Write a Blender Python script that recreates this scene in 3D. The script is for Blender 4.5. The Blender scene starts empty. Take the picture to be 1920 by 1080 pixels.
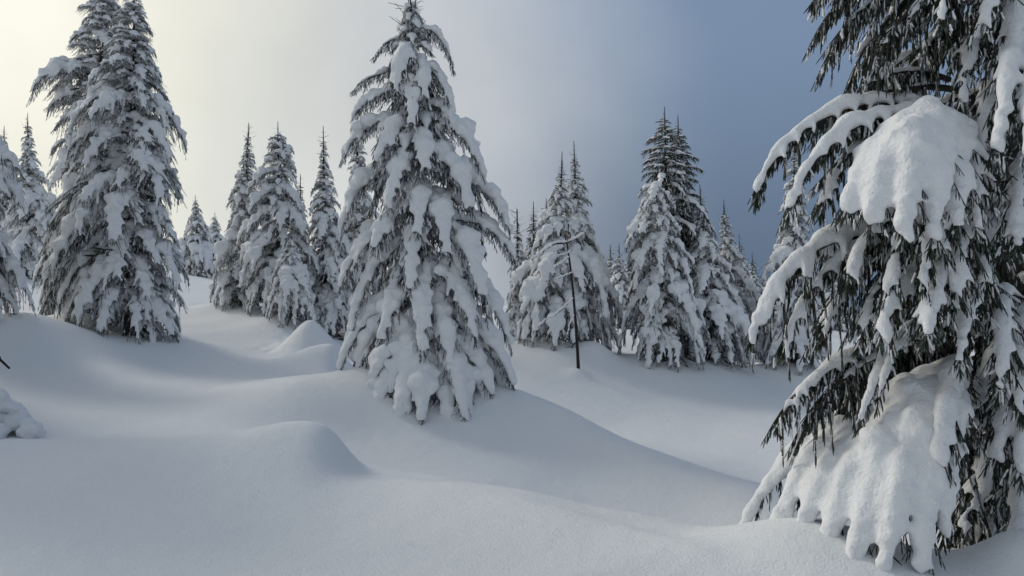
import bpy, math, random
import numpy as np
from math import radians as R
from mathutils import Vector

# ------------------------------------------------------------------ camera, sky, sun
scene = bpy.context.scene
F = 1450.0            # focal length in pixels of a 1920 px wide frame
HY = 560.0            # image row of the horizon
CAMZ = 1.6
HAZE = 0


def W(px, py, d):
    """point seen at picture pixel (px, py) at depth d metres"""
    return np.array([(px - 960.0) / F * d, d, CAMZ + (HY - py) / F * d])


cam = bpy.data.cameras.new('camera')
cam.sensor_width = 36.0
cam.lens = 36.0 * F / 1920.0
cam.shift_y = 20.0 / 1920.0
cam.clip_end = 3000.0
cam_o = bpy.data.objects.new('camera', cam)
scene.collection.objects.link(cam_o)
cam_o.location = (0, 0, CAMZ)
cam_o.rotation_euler = (R(90), 0, 0)
scene.camera = cam_o

SUN_AZ, SUN_EL = -58.0, 32.0      # degrees, azimuth from +Y towards +X
world = bpy.data.worlds.new('World')
scene.world = world
world.use_nodes = True
wt = world.node_tree
for n in list(wt.nodes):
    wt.nodes.remove(n)


def wn(t, **kw):
    n = wt.nodes.new(t)
    for k, v in kw.items():
        setattr(n, k, v)
    return n


def azel(az, el):
    a, e = R(az), R(el)
    return (math.sin(a) * math.cos(e), math.cos(a) * math.cos(e), math.sin(e))


def wmath(op, a, b=None):
    n = wn('ShaderNodeMath', operation=op)
    for i, v in enumerate((a, b)):
        if v is None:
            continue
        if isinstance(v, (int, float)):
            n.inputs[i].default_value = v
        else:
            wt.links.new(v, n.inputs[i])
    return n.outputs[0]


def wmix(f, a, b):
    n = wn('ShaderNodeMix', data_type='RGBA')
    for i, v in ((0, f), (6, a), (7, b)):
        if isinstance(v, (int, float)):
            n.inputs[i].default_value = v
        elif isinstance(v, tuple):
            n.inputs[i].default_value = (*v, 1)
        else:
            wt.links.new(v, n.inputs[i])
    return n.outputs[2]


def wramp(v, a, b):
    n = wn('ShaderNodeMapRange', interpolation_type='SMOOTHSTEP')
    wt.links.new(v, n.inputs[0])
    n.inputs[1].default_value, n.inputs[2].default_value = a, b
    return n.outputs[0]


STR = 0.1
sky = wn('ShaderNodeTexSky', sky_type='NISHITA', sun_disc=False)
sky.sun_elevation = R(SUN_EL)
sky.sun_rotation = R(SUN_AZ)
sky.altitude = 1000.0
sky.air_density, sky.dust_density, sky.ozone_density = 1.0, 0.6, 1.5
tc = wn('ShaderNodeTexCoord')
nrm = wn('ShaderNodeVectorMath', operation='NORMALIZE')
wt.links.new(tc.outputs['Generated'], nrm.inputs[0])


def angle_to(az, el):
    d = wn('ShaderNodeVectorMath', operation='DOT_PRODUCT')
    wt.links.new(nrm.outputs[0], d.inputs[0])
    d.inputs[1].default_value = azel(az, el)
    return wmath('MULTIPLY', wmath('ARCCOSINE', wmath('MINIMUM', d.outputs['Value'], 0.99999)), 180 / math.pi)


noi = wn('ShaderNodeTexNoise')
noi.inputs['Scale'].default_value = 2.6
noi.inputs['Detail'].default_value = 4.0
noi.inputs['Roughness'].default_value = 0.5
wt.links.new(nrm.outputs[0], noi.inputs['Vector'])
nz = wmath('MULTIPLY', wmath('SUBTRACT', noi.outputs[0], 0.5), 16.0)
sep = wn('ShaderNodeSeparateXYZ')
wt.links.new(nrm.outputs[0], sep.inputs[0])
elev = sep.outputs[2]
K = 1.0 / STR
blue = tuple(c * K for c in (0.200, 0.272, 0.395))
veil = tuple(c * K for c in (0.328, 0.374, 0.428))
low = tuple(c * K for c in (0.120, 0.170, 0.250))
mid = tuple(c * K for c in (0.590, 0.615, 0.640))
cream = tuple(c * K for c in (0.800, 0.800, 0.705))
hot = tuple(c * K for c in (1.05, 1.02, 0.90))
# thin blue-grey cloud over the clear sky, greyer towards the horizon
s0 = wmix(0.85, sky.outputs[0], blue)
s1 = wmix(wramp(elev, 0.36, 0.02), s0, low)
# the blue is a gap to the right; pale cloud covers the rest of the sky
s1 = wmix(wramp(wmath('ADD', angle_to(34, 32), nz), 46, 84), s1, veil)
a_bank = wmath('ADD', angle_to(-46, 10), nz)
s2 = wmix(wramp(a_bank, 61, 33), s1, mid)
a_bank2 = wmath('ADD', angle_to(-46, 10), nz)
s3 = wmix(wramp(a_bank2, 42, 18), s2, cream)
s4 = wmix(wramp(wmath('ADD', angle_to(SUN_AZ, SUN_EL), nz), 46, 12), s3, hot)
noi2 = wn('ShaderNodeTexNoise')
noi2.inputs['Scale'].default_value = 3.4
noi2.inputs['Detail'].default_value = 5.0
noi2.inputs['Distortion'].default_value = 0.4
wt.links.new(nrm.outputs[0], noi2.inputs['Vector'])
mot = wmath('ADD', wmath('MULTIPLY', wmath('SUBTRACT', noi2.outputs[0], 0.5), 0.46), 1.0)
vm = wn('ShaderNodeVectorMath', operation='SCALE')
wt.links.new(s4, vm.inputs[0])
wt.links.new(mot, vm.inputs['Scale'])
s4 = wmix(wramp(a_bank, 62, 40), s4, vm.outputs[0])
bg = wn('ShaderNodeBackground')
bg.inputs[1].default_value = STR
wt.links.new(s4, bg.inputs[0])
wo = wn('ShaderNodeOutputWorld')
wt.links.new(bg.outputs[0], wo.inputs[0])
world.cycles.sampling_method = 'AUTOMATIC'

sun = bpy.data.lights.new('sun', 'SUN')
sun.energy = 1.2
sun.angle = R(15)
sun.color = (1.0, 0.94, 0.84)
sun_o = bpy.data.objects.new('sun', sun)
scene.collection.objects.link(sun_o)
sun_o.rotation_euler = (-Vector(azel(SUN_AZ, SUN_EL))).to_track_quat('-Z', 'Y').to_euler()

scene.view_settings.view_transform = 'Standard'
scene.view_settings.look = 'None'
scene.view_settings.gamma = 1.0
scene.view_settings.use_curve_mapping = False
scene.view_settings.exposure = 0.0
cy = scene.cycles
cy.use_denoising = True
cy.max_bounces = 6
cy.diffuse_bounces = 4
cy.glossy_bounces = 1
cy.transmission_bounces = 1
cy.volume_bounces = 0
cy.caustics_reflective = False
cy.caustics_refractive = False
cy.use_adaptive_sampling = True
cy.adaptive_threshold = 0.02


# ------------------------------------------------------------------ materials
def new_mat(name):
    m = bpy.data.materials.new(name)
    m.use_nodes = True
    nt = m.node_tree
    b = nt.nodes['Principled BSDF']
    return m, nt, b


def snow_material(name, base, bump_scales, strength):
    m, nt, b = new_mat(name)
    b.inputs['Base Color'].default_value = (*base, 1)
    b.inputs['Roughness'].default_value = 0.75
    b.inputs['Specular IOR Level'].default_value = 0.25
    geo = nt.nodes.new('ShaderNodeNewGeometry')
    prev = None
    for sc_, dist in bump_scales:
        n = nt.nodes.new('ShaderNodeTexNoise')
        n.inputs['Scale'].default_value = sc_
        n.inputs['Detail'].default_value = 3.0
        nt.links.new(geo.outputs['Position'], n.inputs['Vector'])
        bp = nt.nodes.new('ShaderNodeBump')
        bp.inputs['Strength'].default_value = strength
        bp.inputs['Distance'].default_value = dist
        nt.links.new(n.outputs[0], bp.inputs['Height'])
        if prev:
            nt.links.new(prev.outputs[0], bp.inputs['Normal'])
        prev = bp
    nt.links.new(prev.outputs[0], b.inputs['Normal'])
    return m


M_GROUND = snow_material('ground_snow', (0.83, 0.845, 0.86), [(1.6, 0.03), (7.0, 0.018), (60.0, 0.009), (200.0, 0.005)], 0.75)
M_SNOW = snow_material('bough_snow', (0.84, 0.85, 0.86), [(14.0, 0.030), (48.0, 0.014), (130.0, 0.005)], 0.6)


def needle_material(name, green, frost, amount):
    m, nt, b = new_mat(name)
    geo = nt.nodes.new('ShaderNodeNewGeometry')
    n = nt.nodes.new('ShaderNodeTexNoise')
    n.inputs['Scale'].default_value = 16.0
    n.inputs['Detail'].default_value = 4.0
    n.inputs['Roughness'].default_value = 0.65
    nt.links.new(geo.outputs['Position'], n.inputs['Vector'])
    mr = nt.nodes.new('ShaderNodeMapRange')
    mr.inputs[1].default_value = 0.62 - amount * 0.3
    mr.inputs[2].default_value = 0.78 - amount * 0.3
    mr.inputs[4].default_value = frost
    nt.links.new(n.outputs[0], mr.inputs[0])
    n2 = nt.nodes.new('ShaderNodeTexNoise')
    n2.inputs['Scale'].default_value = 4.0
    nt.links.new(geo.outputs['Position'], n2.inputs['Vector'])
    g = nt.nodes.new('ShaderNodeMix')
    g.data_type = 'RGBA'
    g.inputs[6].default_value = (*[c * 0.7 for c in green], 1)
    g.inputs[7].default_value = (*[c * 1.4 for c in green], 1)
    nt.links.new(n2.outputs[0], g.inputs[0])
    mx = nt.nodes.new('ShaderNodeMix')
    mx.data_type = 'RGBA'
    nt.links.new(mr.outputs[0], mx.inputs[0])
    nt.links.new(g.outputs[2], mx.inputs[6])
    mx.inputs[7].default_value = (0.62, 0.65, 0.68, 1)
    nt.links.new(mx.outputs[2], b.inputs['Base Color'])
    b.inputs['Roughness'].default_value = 0.7
    b.inputs['Specular IOR Level'].default_value = 0.2
    return m


M_NEED = needle_material('spruce_needles', (0.036, 0.052, 0.036), 0.42, 0.28)
M_FROST = needle_material('frosted_needles', (0.040, 0.052, 0.044), 0.85, 0.62)


def bark_material(name, a, c):
    m, nt, b = new_mat(name)
    geo = nt.nodes.new('ShaderNodeNewGeometry')
    mp = nt.nodes.new('ShaderNodeMapping')
    mp.inputs['Scale'].default_value = (30, 30, 8)
    nt.links.new(geo.outputs['Position'], mp.inputs['Vector'])
    n = nt.nodes.new('ShaderNodeTexNoise')
    n.inputs['Detail'].default_value = 5.0
    nt.links.new(mp.outputs[0], n.inputs['Vector'])
    mx = nt.nodes.new('ShaderNodeMix')
    mx.data_type = 'RGBA'
    mx.inputs[6].default_value = (*a, 1)
    mx.inputs[7].default_value = (*c, 1)
    nt.links.new(n.outputs[0], mx.inputs[0])
    nt.links.new(mx.outputs[2], b.inputs['Base Color'])
    b.inputs['Roughness'].default_value = 0.9
    bp = nt.nodes.new('ShaderNodeBump')
    bp.inputs['Distance'].default_value = 0.02
    nt.links.new(n.outputs[0], bp.inputs['Height'])
    nt.links.new(bp.outputs[0], b.inputs['Normal'])
    return m


M_BARK = bark_material('spruce_bark', (0.035, 0.028, 0.024), (0.10, 0.085, 0.075))
M_DEAD = bark_material('dead_wood', (0.012, 0.011, 0.011), (0.035, 0.032, 0.030))


# ------------------------------------------------------------------ mesh helpers
class MB:
    """collects triangles and quads with material slots into one mesh"""

    def __init__(s):
        s.v, s.f, s.m, s.n = [], [], [], 0

    def add(s, v, f, m=0):
        v = np.asarray(v, float).reshape(-1, 3)
        f = np.asarray(f, int)
        if len(f) == 0:
            return
        s.f.append(f + s.n)
        s.m.append(np.full(len(f), m, np.int32))
        s.v.append(v)
        s.n += len(v)

    def arrays(s):
        return np.concatenate(s.v), s.f, s.m

    def build(s, name, mats, smooth=True):
        me = bpy.data.meshes.new(name)
        if not s.v:
            return me
        v = np.concatenate(s.v)
        tot = np.concatenate([np.full(len(f), f.shape[1], np.int32) for f in s.f])
        loops = np.concatenate([f.ravel() for f in s.f]).astype(np.int32)
        start = np.concatenate([[0], np.cumsum(tot)[:-1]]).astype(np.int32)
        me.vertices.add(len(v))
        me.vertices.foreach_set('co', v.astype(np.float32).ravel())
        me.loops.add(len(loops))
        me.loops.foreach_set('vertex_index', loops)
        me.polygons.add(len(tot))
        me.polygons.foreach_set('loop_start', start)
        me.polygons.foreach_set('loop_total', tot)
        me.polygons.foreach_set('material_index', np.concatenate(s.m))
        me.polygons.foreach_set('use_smooth', np.full(len(tot), smooth))
        for m in mats:
            me.materials.append(m)
        me.update(calc_edges=True)
        return me


def make_ico(sub):
    import bmesh
    bm = bmesh.new()
    bmesh.ops.create_icosphere(bm, subdivisions=sub, radius=1.0)
    v = np.array([p.co[:] for p in bm.verts])
    f = np.array([[q.index for q in p.verts] for p in bm.faces])
    bm.free()
    return v, f


ICO_V, ICO_F = make_ico(1)
ICO2_V, ICO2_F = make_ico(2)


def unit(v):
    v = np.asarray(v, float)
    return v / np.maximum(np.linalg.norm(v, axis=-1, keepdims=True), 1e-9)


def tube(mb, pts, rad, sides, m):
    pts = np.asarray(pts, float)
    n = len(pts)
    rad = np.broadcast_to(np.asarray(rad, float), (n,))
    t = unit(np.gradient(pts, axis=0))
    ref = np.array([0, 0, 1.0]) if abs(t[0][2]) < 0.9 else np.array([1.0, 0, 0])
    a = unit(np.cross(t, ref))
    b = np.cross(t, a)
    ang = np.linspace(0, 2 * math.pi, sides, endpoint=False)
    ring = a[:, None, :] * np.cos(ang)[None, :, None] + b[:, None, :] * np.sin(ang)[None, :, None]
    v = pts[:, None, :] + ring * rad[:, None, None]
    i, j = np.meshgrid(np.arange(n - 1), np.arange(sides), indexing='ij')
    j2 = (j + 1) % sides
    f = np.stack([i * sides + j, i * sides + j2, (i + 1) * sides + j2, (i + 1) * sides + j], -1).reshape(-1, 4)
    mb.add(v, f, m)
    mb.add(v[-1], np.array([list(range(sides))]), m)


def twig_template(nn, nl, w, seed, core=.42, sides=3, rings=((0.0, .7), (0.35, 1.0), (0.85, .8), (1.0, .25))):
    """one needle-covered twig of unit length along +X"""
    r = np.random.default_rng(seed)
    V, T = [], []
    for k in range(nn):
        s = (k + 0.5) / nn
        az = k * 2.399 + r.uniform(-.3, .3)
        rad = np.array([0, math.cos(az), math.sin(az)])
        side = np.array([0, -math.sin(az), math.cos(az)])
        l = nl * (1.0 - 0.45 * s) * r.uniform(.8, 1.2)
        p = np.array([s * 0.95, 0, 0])
        tip = p + rad * l * 0.8 + np.array([l * 0.75, 0, 0])
        V += [p + side * w * .5, p - side * w * .5 + np.array([w * .6, 0, 0]), tip]
        T.append([3 * k, 3 * k + 1, 3 * k + 2])
    k = len(V)
    c = nl * core
    for st, rr in rings:
        rr = rr * c
        for q in range(sides):
            a = q * 2 * math.pi / sides + st
            V.append([st, rr * math.cos(a), rr * math.sin(a)])
    for i in range(len(rings) - 1):
        for q in range(sides):
            q2 = (q + 1) % sides
            a, b, c2, d = k + i * sides + q, k + i * sides + q2, k + (i + 1) * sides + q2, k + (i + 1) * sides + q
            T += [[a, b, c2], [a, c2, d]]
    return np.array(V), np.array(T)


TW_NEAR = [twig_template(10, .100, .026, i, .60, 3, ((0., .7), (.7, 1.), (1., .3))) for i in range(3)]
TW_INNER = [twig_template(8, .16, .09, i, .5) for i in range(3)]
TW_MID = [twig_template(7, .120, .085, i, .5, 3, ((0., .8), (.7, .95), (1., .2))) for i in range(3)]
TW_RIME = [twig_template(4, .13, .09, i, .95, 4, ((0., .8), (.7, .95), (1., .2))) for i in range(3)]
TW_LEAD = [twig_template(22, .05, .03, 5, .3), twig_template(22, .06, .03, 6, .3)]
TW_FAR = [twig_template(3, .16, .14, i, .5, 3, ((0., .8), (.7, .9), (1., .2))) for i in range(2)]


def add_twigs(mb, rng, pos, dirs, lens, tmpl, m):
    pos, dirs, lens = np.asarray(pos), unit(dirs), np.asarray(lens)
    n = len(pos)
    if n == 0:
        return
    ref = unit(rng.normal(size=(n, 3)))
    a = unit(np.cross(dirs, ref))
    b = np.cross(dirs, a)
    which = rng.integers(0, len(tmpl), n)
    for k, (tv, tf) in enumerate(tmpl):
        s = which == k
        if not s.any():
            continue
        L = lens[s][:, None, None]
        v = pos[s][:, None, :] + L * (tv[None, :, 0:1] * dirs[s][:, None, :] + tv[None, :, 1:2] * a[s][:, None, :]
                                      + tv[None, :, 2:3] * b[s][:, None, :])
        cnt = s.sum()
        f = tf[None] + (np.arange(cnt) * len(tv))[:, None, None]
        mb.add(v.reshape(-1, 3), f.reshape(-1, 3), m)


_tmp_ob = None


def blob_mesh(name, cen, rad, voxel, smooth_it, mat, noise=0.0, seed=0, sq=0.85):
    """union of snow balls melted into one smooth skin"""
    global _tmp_ob
    cen = np.asarray(cen, float)
    rad = np.asarray(rad, float)
    keep = rad > voxel * 0.62
    cen, rad = cen[keep], rad[keep]
    if len(cen) == 0:
        cen, rad = np.zeros((1, 3)), np.array([voxel])
    scl = np.stack([rad, rad, rad * sq], -1)
    v = cen[:, None, :] + ICO_V[None] * scl[:, None, :] * 1.06
    f = ICO_F[None] + (np.arange(len(cen)) * len(ICO_V))[:, None, None]
    mb = MB()
    mb.add(v.reshape(-1, 3), f.reshape(-1, 3))
    me = mb.build('tmp', [])
    if _tmp_ob is None:
        _tmp_ob = bpy.data.objects.new('tmp', me)
        scene.collection.objects.link(_tmp_ob)
        r = _tmp_ob.modifiers.new('r', 'REMESH')
        r.mode = 'VOXEL'
        s = _tmp_ob.modifiers.new('s', 'SMOOTH')
        s.factor = 0.5
    _tmp_ob.data = me
    _tmp_ob.modifiers['r'].voxel_size = voxel
    _tmp_ob.modifiers['s'].iterations = smooth_it
    dg = bpy.context.evaluated_depsgraph_get()
    dg.update()
    out = bpy.data.meshes.new_from_object(_tmp_ob.evaluated_get(dg))
    out.name = name
    n = len(out.vertices)
    if noise and n:
        co = np.empty(n * 3, np.float32)
        out.vertices.foreach_get('co', co)
        co = co.reshape(-1, 3)
        nr = np.empty(n * 3, np.float32)
        out.vertex_normals.foreach_get('vector', nr)
        nr = nr.reshape(-1, 3)
        r = np.random.default_rng(seed)
        d = np.zeros(n)
        for wl, am in ((.22, 1.0), (.11, .6), (.06, .35)):
            for _ in range(3):
                k = unit(r.normal(size=3)) * 2 * math.pi / wl
                d += am * np.sin(co @ k + r.uniform(0, 6.28)) * .5
        co += nr * (d * noise)[:, None].astype(np.float32)
        out.vertices.foreach_set('co', co.ravel())
    out.polygons.foreach_set('use_smooth', np.ones(len(out.polygons), bool))
    out.materials.clear()
    out.materials.append(mat)
    out.update()
    bpy.data.meshes.remove(me) if False else None
    return out


def bez(p0, p1, p2, p3, t):
    t = np.asarray(t)[:, None]
    return (1 - t) ** 3 * p0 + 3 * (1 - t) ** 2 * t * p1 + 3 * (1 - t) * t * t * p2 + t ** 3 * p3


UP = np.array([0, 0, 1.0])
AXES = []


def gen_bough(rng, P0, P1, arch=0.12, width=0.45, snow=0.085, nb=12, tw=TW_MID, twig_len=0.13, density=1.0,
              hang=0.55, cover=1.0, curtain=1.0, fing=(.3, .8), bl=.55, axs=1.0, lump=.30, rime=.3, wood=True, spread=1.3, wav=(.22, .14), ang=(34, 74), sideb=True):
    """one spruce bough from P0 (trunk) to P1 (tip): returns wood+needle MB and snow balls (centres, radii)"""
    P0, P1 = np.asarray(P0, float), np.asarray(P1, float)
    ch = P1 - P0
    hor = np.array([ch[0], ch[1], 0.0])
    hl = np.linalg.norm(hor)
    L = np.linalg.norm(ch)
    h = hor / max(hl, 1e-6)
    S = np.array([-h[1], h[0], 0.0])
    C1 = P0 + h * hl * 0.40 + UP * (arch * L + ch[2] * 0.12)
    C2 = P0 + h * hl * 0.85 + UP * (arch * L * 0.9 + ch[2] * 0.50)
    bend = S * rng.normal() * 0.05 * L
    C1 = C1 + bend
    C2 = C2 - bend * .5
    N_ = 18
    tt = np.linspace(0, 1, N_)
    ax = bez(P0, C1, C2, P1, tt)
    AXES.append(ax)
    mb = MB()
    if wood:
        tube(mb, ax, np.linspace(0.020, 0.004, N_) * (0.6 + 0.5 * L), 5, 1)
    tang = unit(np.gradient(ax, axis=0))
    nor = unit(np.cross(np.broadcast_to(S, tang.shape), tang))
    nor[nor[:, 2] < 0] *= -1
    sc_, sr = [], []
    TP, TD, TL = [], [], []

    def ev(t):
        x = t * (N_ - 1)
        i = min(int(x), N_ - 2)
        u = x - i
        return ax[i] * (1 - u) + ax[i + 1] * u, tang[i] * (1 - u) + tang[i + 1] * u, nor[i] * (1 - u) + nor[i + 1] * u

    # snow along the axis
    ns = max(8, int(L / (snow * 0.42)))
    ph = rng.uniform(0, 6.28, 3)
    for k in range(ns):
        t = 0.06 + 0.92 * (k + .5) / ns
        p, T, N = ev(t)
        r = axs * snow * (0.66 + 0.5 * math.sin(math.pi * min(1, t * 1.05)) - 0.35 * t ** 3) * (1 + wav[0] * math.sin(t * 11 * L + ph[0]) + wav[1] * math.sin(t * 27 * L + ph[1]))
        if cover < 1 and math.sin(t * 9 + ph[2]) > cover * 2 - 0.9:
            continue
        q = p + N * r * 0.45 + UP * r * 0.30
        sc_.append(q)
        sr.append(r)
        if rng.random() < lump:
            sc_.append(q + S * rng.normal() * r * .8 + N * r * .25)
            sr.append(r * rng.uniform(.95, 1.35))
        lr = r * 0.95
        for sg in (-1, 1) if sideb else ():
            sc_.append(q + S * sg * r * rng.uniform(.7, 1.1) - UP * r * .32)
            sr.append(lr * rng.uniform(.6, .9))
    # branchlets
    for k in range(nb * 2):
        sg = 1 if k % 2 else -1
        t = 0.10 + 0.87 * (k + rng.uniform(0.1, 0.9)) / (nb * 2)
        p, T, N = ev(t)
        shape = min(1.0, 0.45 + 2.0 * t) * (1 - t ** 2.2 * 0.72)
        if rng.random() < .10:
            continue
        l = width * shape * rng.uniform(0.50, 1.25)
        a = R(rng.uniform(*ang)) * (1 - 0.35 * t)
        d = T * math.cos(a) + S * sg * math.sin(a)
        droop = hang * rng.uniform(.7, 1.35)
        m_ = 6
        ss = np.linspace(0, 1, m_)
        pts = p + d * (ss * l)[:, None] - UP * (droop * l * ss ** 1.7)[:, None]
        if wood:
            tube(mb, pts, np.linspace(0.006, 0.002, m_) * (0.6 + .5 * L), 3, 1)
        bt = unit(np.gradient(pts, axis=0))
        # snow on the branchlet
        if rng.random() < cover:
            end = rng.uniform(*fing)
            n2 = max(4, int(l / (snow * .22)))
            for q in range(n2):
                s = end * (q + .5) / n2
                i = min(int(s * (m_ - 1)), m_ - 2)
                u = s * (m_ - 1) - i
                c = pts[i] * (1 - u) + pts[i + 1] * u
                r = snow * bl * (1.05 - 0.55 * (s / end) ** 1.3) * rng.uniform(.85, 1.12)
                sc_.append(c + N * r * .55 + UP * r * .35)
                sr.append(r)
        # needle twigs
        nt_ = max(3 if wood else 2, int(l / 0.042 * density * (0.13 / twig_len) ** .5))
        for q in range(nt_):
            s = (q + rng.uniform(.2, .8)) / nt_
            i = min(int(s * (m_ - 1)), m_ - 2)
            u = s * (m_ - 1) - i
            c = pts[i] * (1 - u) + pts[i + 1] * u
            sd = np.cross(bt[i], UP)
            dd = bt[i] * rng.uniform(.2, .6) + sd * (1 if q % 2 else -1) * rng.uniform(.1, .5) * spread - UP * rng.uniform(.45, 1.1) * curtain
            TP.append(c - UP * .005)
            TD.append(dd)
            TL.append(twig_len * rng.uniform(.6, 1.3) * (1.1 - .35 * s))
        TP.append(pts[-1])
        TD.append(bt[-1])
        TL.append(twig_len * rng.uniform(.6, 1.0))
    # twigs hanging straight from the axis and the tip shoots
    na = int(L / .035 * density * (0.13 / twig_len) ** .5)
    for k in range(na):
        t = rng.uniform(.08, 1)
        p, T, N = ev(t)
        TP.append(p)
        TD.append(T * rng.uniform(.0, .7) + S * rng.normal() * .5 - UP * rng.uniform(.5, 1.2) * curtain)
        TL.append(twig_len * rng.uniform(.6, 1.25))
    for k in range(5):
        TP.append(ax[-1])
        TD.append(unit(tang[-1]) + rng.normal(size=3) * .28 - UP * .35)
        TL.append(twig_len * rng.uniform(.7, 1.2))
    TP, TD, TL = np.array(TP), np.array(TD), np.array(TL)
    ri = rng.random(len(TP)) < rime
    ri[-5:] = False
    add_twigs(mb, rng, TP[~ri], TD[~ri], TL[~ri], tw, 0)
    add_twigs(mb, rng, TP[ri], TD[ri], TL[ri] * .9, TW_RIME if tw is not TW_FAR else tw, 2)
    return mb, np.array(sc_), np.array(sr)


# ------------------------------------------------------------------ scene objects
LINK = []


def ob(name, data, parent=None, loc=(0, 0, 0), **props):
    o = bpy.data.objects.new(name, data)
    o.location = loc
    if parent is not None:
        o.parent = parent
    for k, v in props.items():
        o[k] = v
    LINK.append(o)
    return o


# ------------------------------------------------------------------ ground: a sheet through measured points
CP = [  # picture x, picture y, depth
    (-600, 1080, 4.2), (0, 1080, 4.3), (500, 1080, 4.4), (960, 1080, 4.35), (1400, 1080, 4.35), (1900, 1075, 4.4), (2500, 1080, 4.3),
    (-500, 845, 7.0), (0, 842, 7.0), (200, 841, 7.0), (400, 836, 7.0), (300, 960, 5.4), (700, 900, 6.5), (660, 985, 5.3),
    (860, 912, 6.3), (1000, 935, 6.0), (1200, 972, 5.6), (1400, 1014, 5.15), (1150, 1010, 5.1), (1600, 1040, 4.8),
    (-100, 806, 8.6), (200, 806, 8.6), (450, 800, 8.9), (100, 735, 11), (400, 740, 11), (560, 745, 10.6),
    (-200, 640, 14), (60, 640, 14.3), (230, 664, 15), (340, 668, 15), (470, 668, 16.2), (600, 690, 15.3),
    (680, 850, 9.9), (930, 925, 8.6), (800, 895, 9.0), (1060, 975, 8.0), (1250, 1020, 7.5), (1400, 1040, 6.9), (1550, 1030, 6.4),
    (1060, 852, 10.4), (1200, 893, 9.4), (1400, 947, 8.3), (1080, 825, 12.5), (1250, 855, 11.5), (1450, 905, 10.3), (1700, 950, 8.6), (2100, 960, 7.8),
    (1000, 730, 15.5), (1200, 770, 15), (1450, 800, 14), (1700, 820, 13), (2100, 830, 13),
    (985, 668, 18.5), (1085, 694, 17.2), (1250, 706, 18.3), (1340, 706, 19.2), (1440, 712, 20), (1560, 720, 20), (1800, 740, 20),
    (1165, 622, 27), (1190, 650, 22.5),
    (440, 600, 22), (545, 618, 19.5), (620, 640, 20), (690, 650, 19), (500, 655, 17.3),
    (400, 560, 26), (385, 523, 34), (50, 527, 24), (-100, 500, 24), (25, 592, 16.5),
    (1440, 600, 38), (1300, 600, 45), (1700, 640, 34), (960, 600, 34), (700, 570, 40), (380, 512, 50), (0, 480, 50), (-500, 470, 45),
    (-900, 640, 14), (-1500, 700, 10), (3000, 700, 20), (3000, 900, 9),
    (300, 515, 90), (900, 572, 90), (1500, 590, 90), (-600, 480, 90), (2600, 600, 90),
]
cpw = np.array([W(*c) for c in CP])
cpw = np.concatenate([cpw, [[0, 0, -.02], [-6, 0, .0], [6, 0, -.05], [0, -8, .1], [-12, -8, .3], [12, -8, 0],
                            [-120, 160, 6.0], [0, 200, -2.0], [140, 160, -8], [0, 400, -14], [-250, 300, 4], [250, 300, -16],
                            [-80, 20, 2], [80, 20, -5], [-80, -30, 2], [80, -30, -3]]])


def warp(x, y):
    """shrink far distances so that the fit is even"""
    r = np.hypot(x, y)
    k = 30 * np.log1p(r / 30.0) / np.maximum(r, 1e-6)
    return np.stack([x * k, y * k], -1)


def tps_fit(pts, z, lam):
    n = len(pts)
    d = np.linalg.norm(pts[:, None] - pts[None], axis=-1)
    Kk = np.where(d > 0, d * d * np.log(np.maximum(d, 1e-9)), 0) + np.eye(n) * lam
    Pm = np.concatenate([np.ones((n, 1)), pts], 1)
    A = np.zeros((n + 3, n + 3))
    A[:n, :n] = Kk
    A[:n, n:] = Pm
    A[n:, :n] = Pm.T
    b = np.concatenate([z, np.zeros(3)])
    return np.linalg.solve(A, b)


cp2 = warp(cpw[:, 0], cpw[:, 1])
TPS = tps_fit(cp2, cpw[:, 2], 0.04)


def tps_eval(q):
    out = np.empty(len(q))
    for i in range(0, len(q), 20000):
        c = q[i:i + 20000]
        d2 = ((c[:, None] - cp2[None]) ** 2).sum(-1)
        out[i:i + 20000] = (0.5 * d2 * np.log(np.maximum(d2, 1e-12))) @ TPS[:-3] + TPS[-3] + c @ TPS[-2:]
    return out


BUMPS = []     # (x, y, amplitude, sigma_x, sigma_y, rotation, power)


def bump(px, py, d, amp, sx, sy=None, rot=0.0, p=2.0):
    w = W(px, py, d)
    BUMPS.append((w[0], w[1], amp, sx, sy or sx, R(rot), p))


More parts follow.
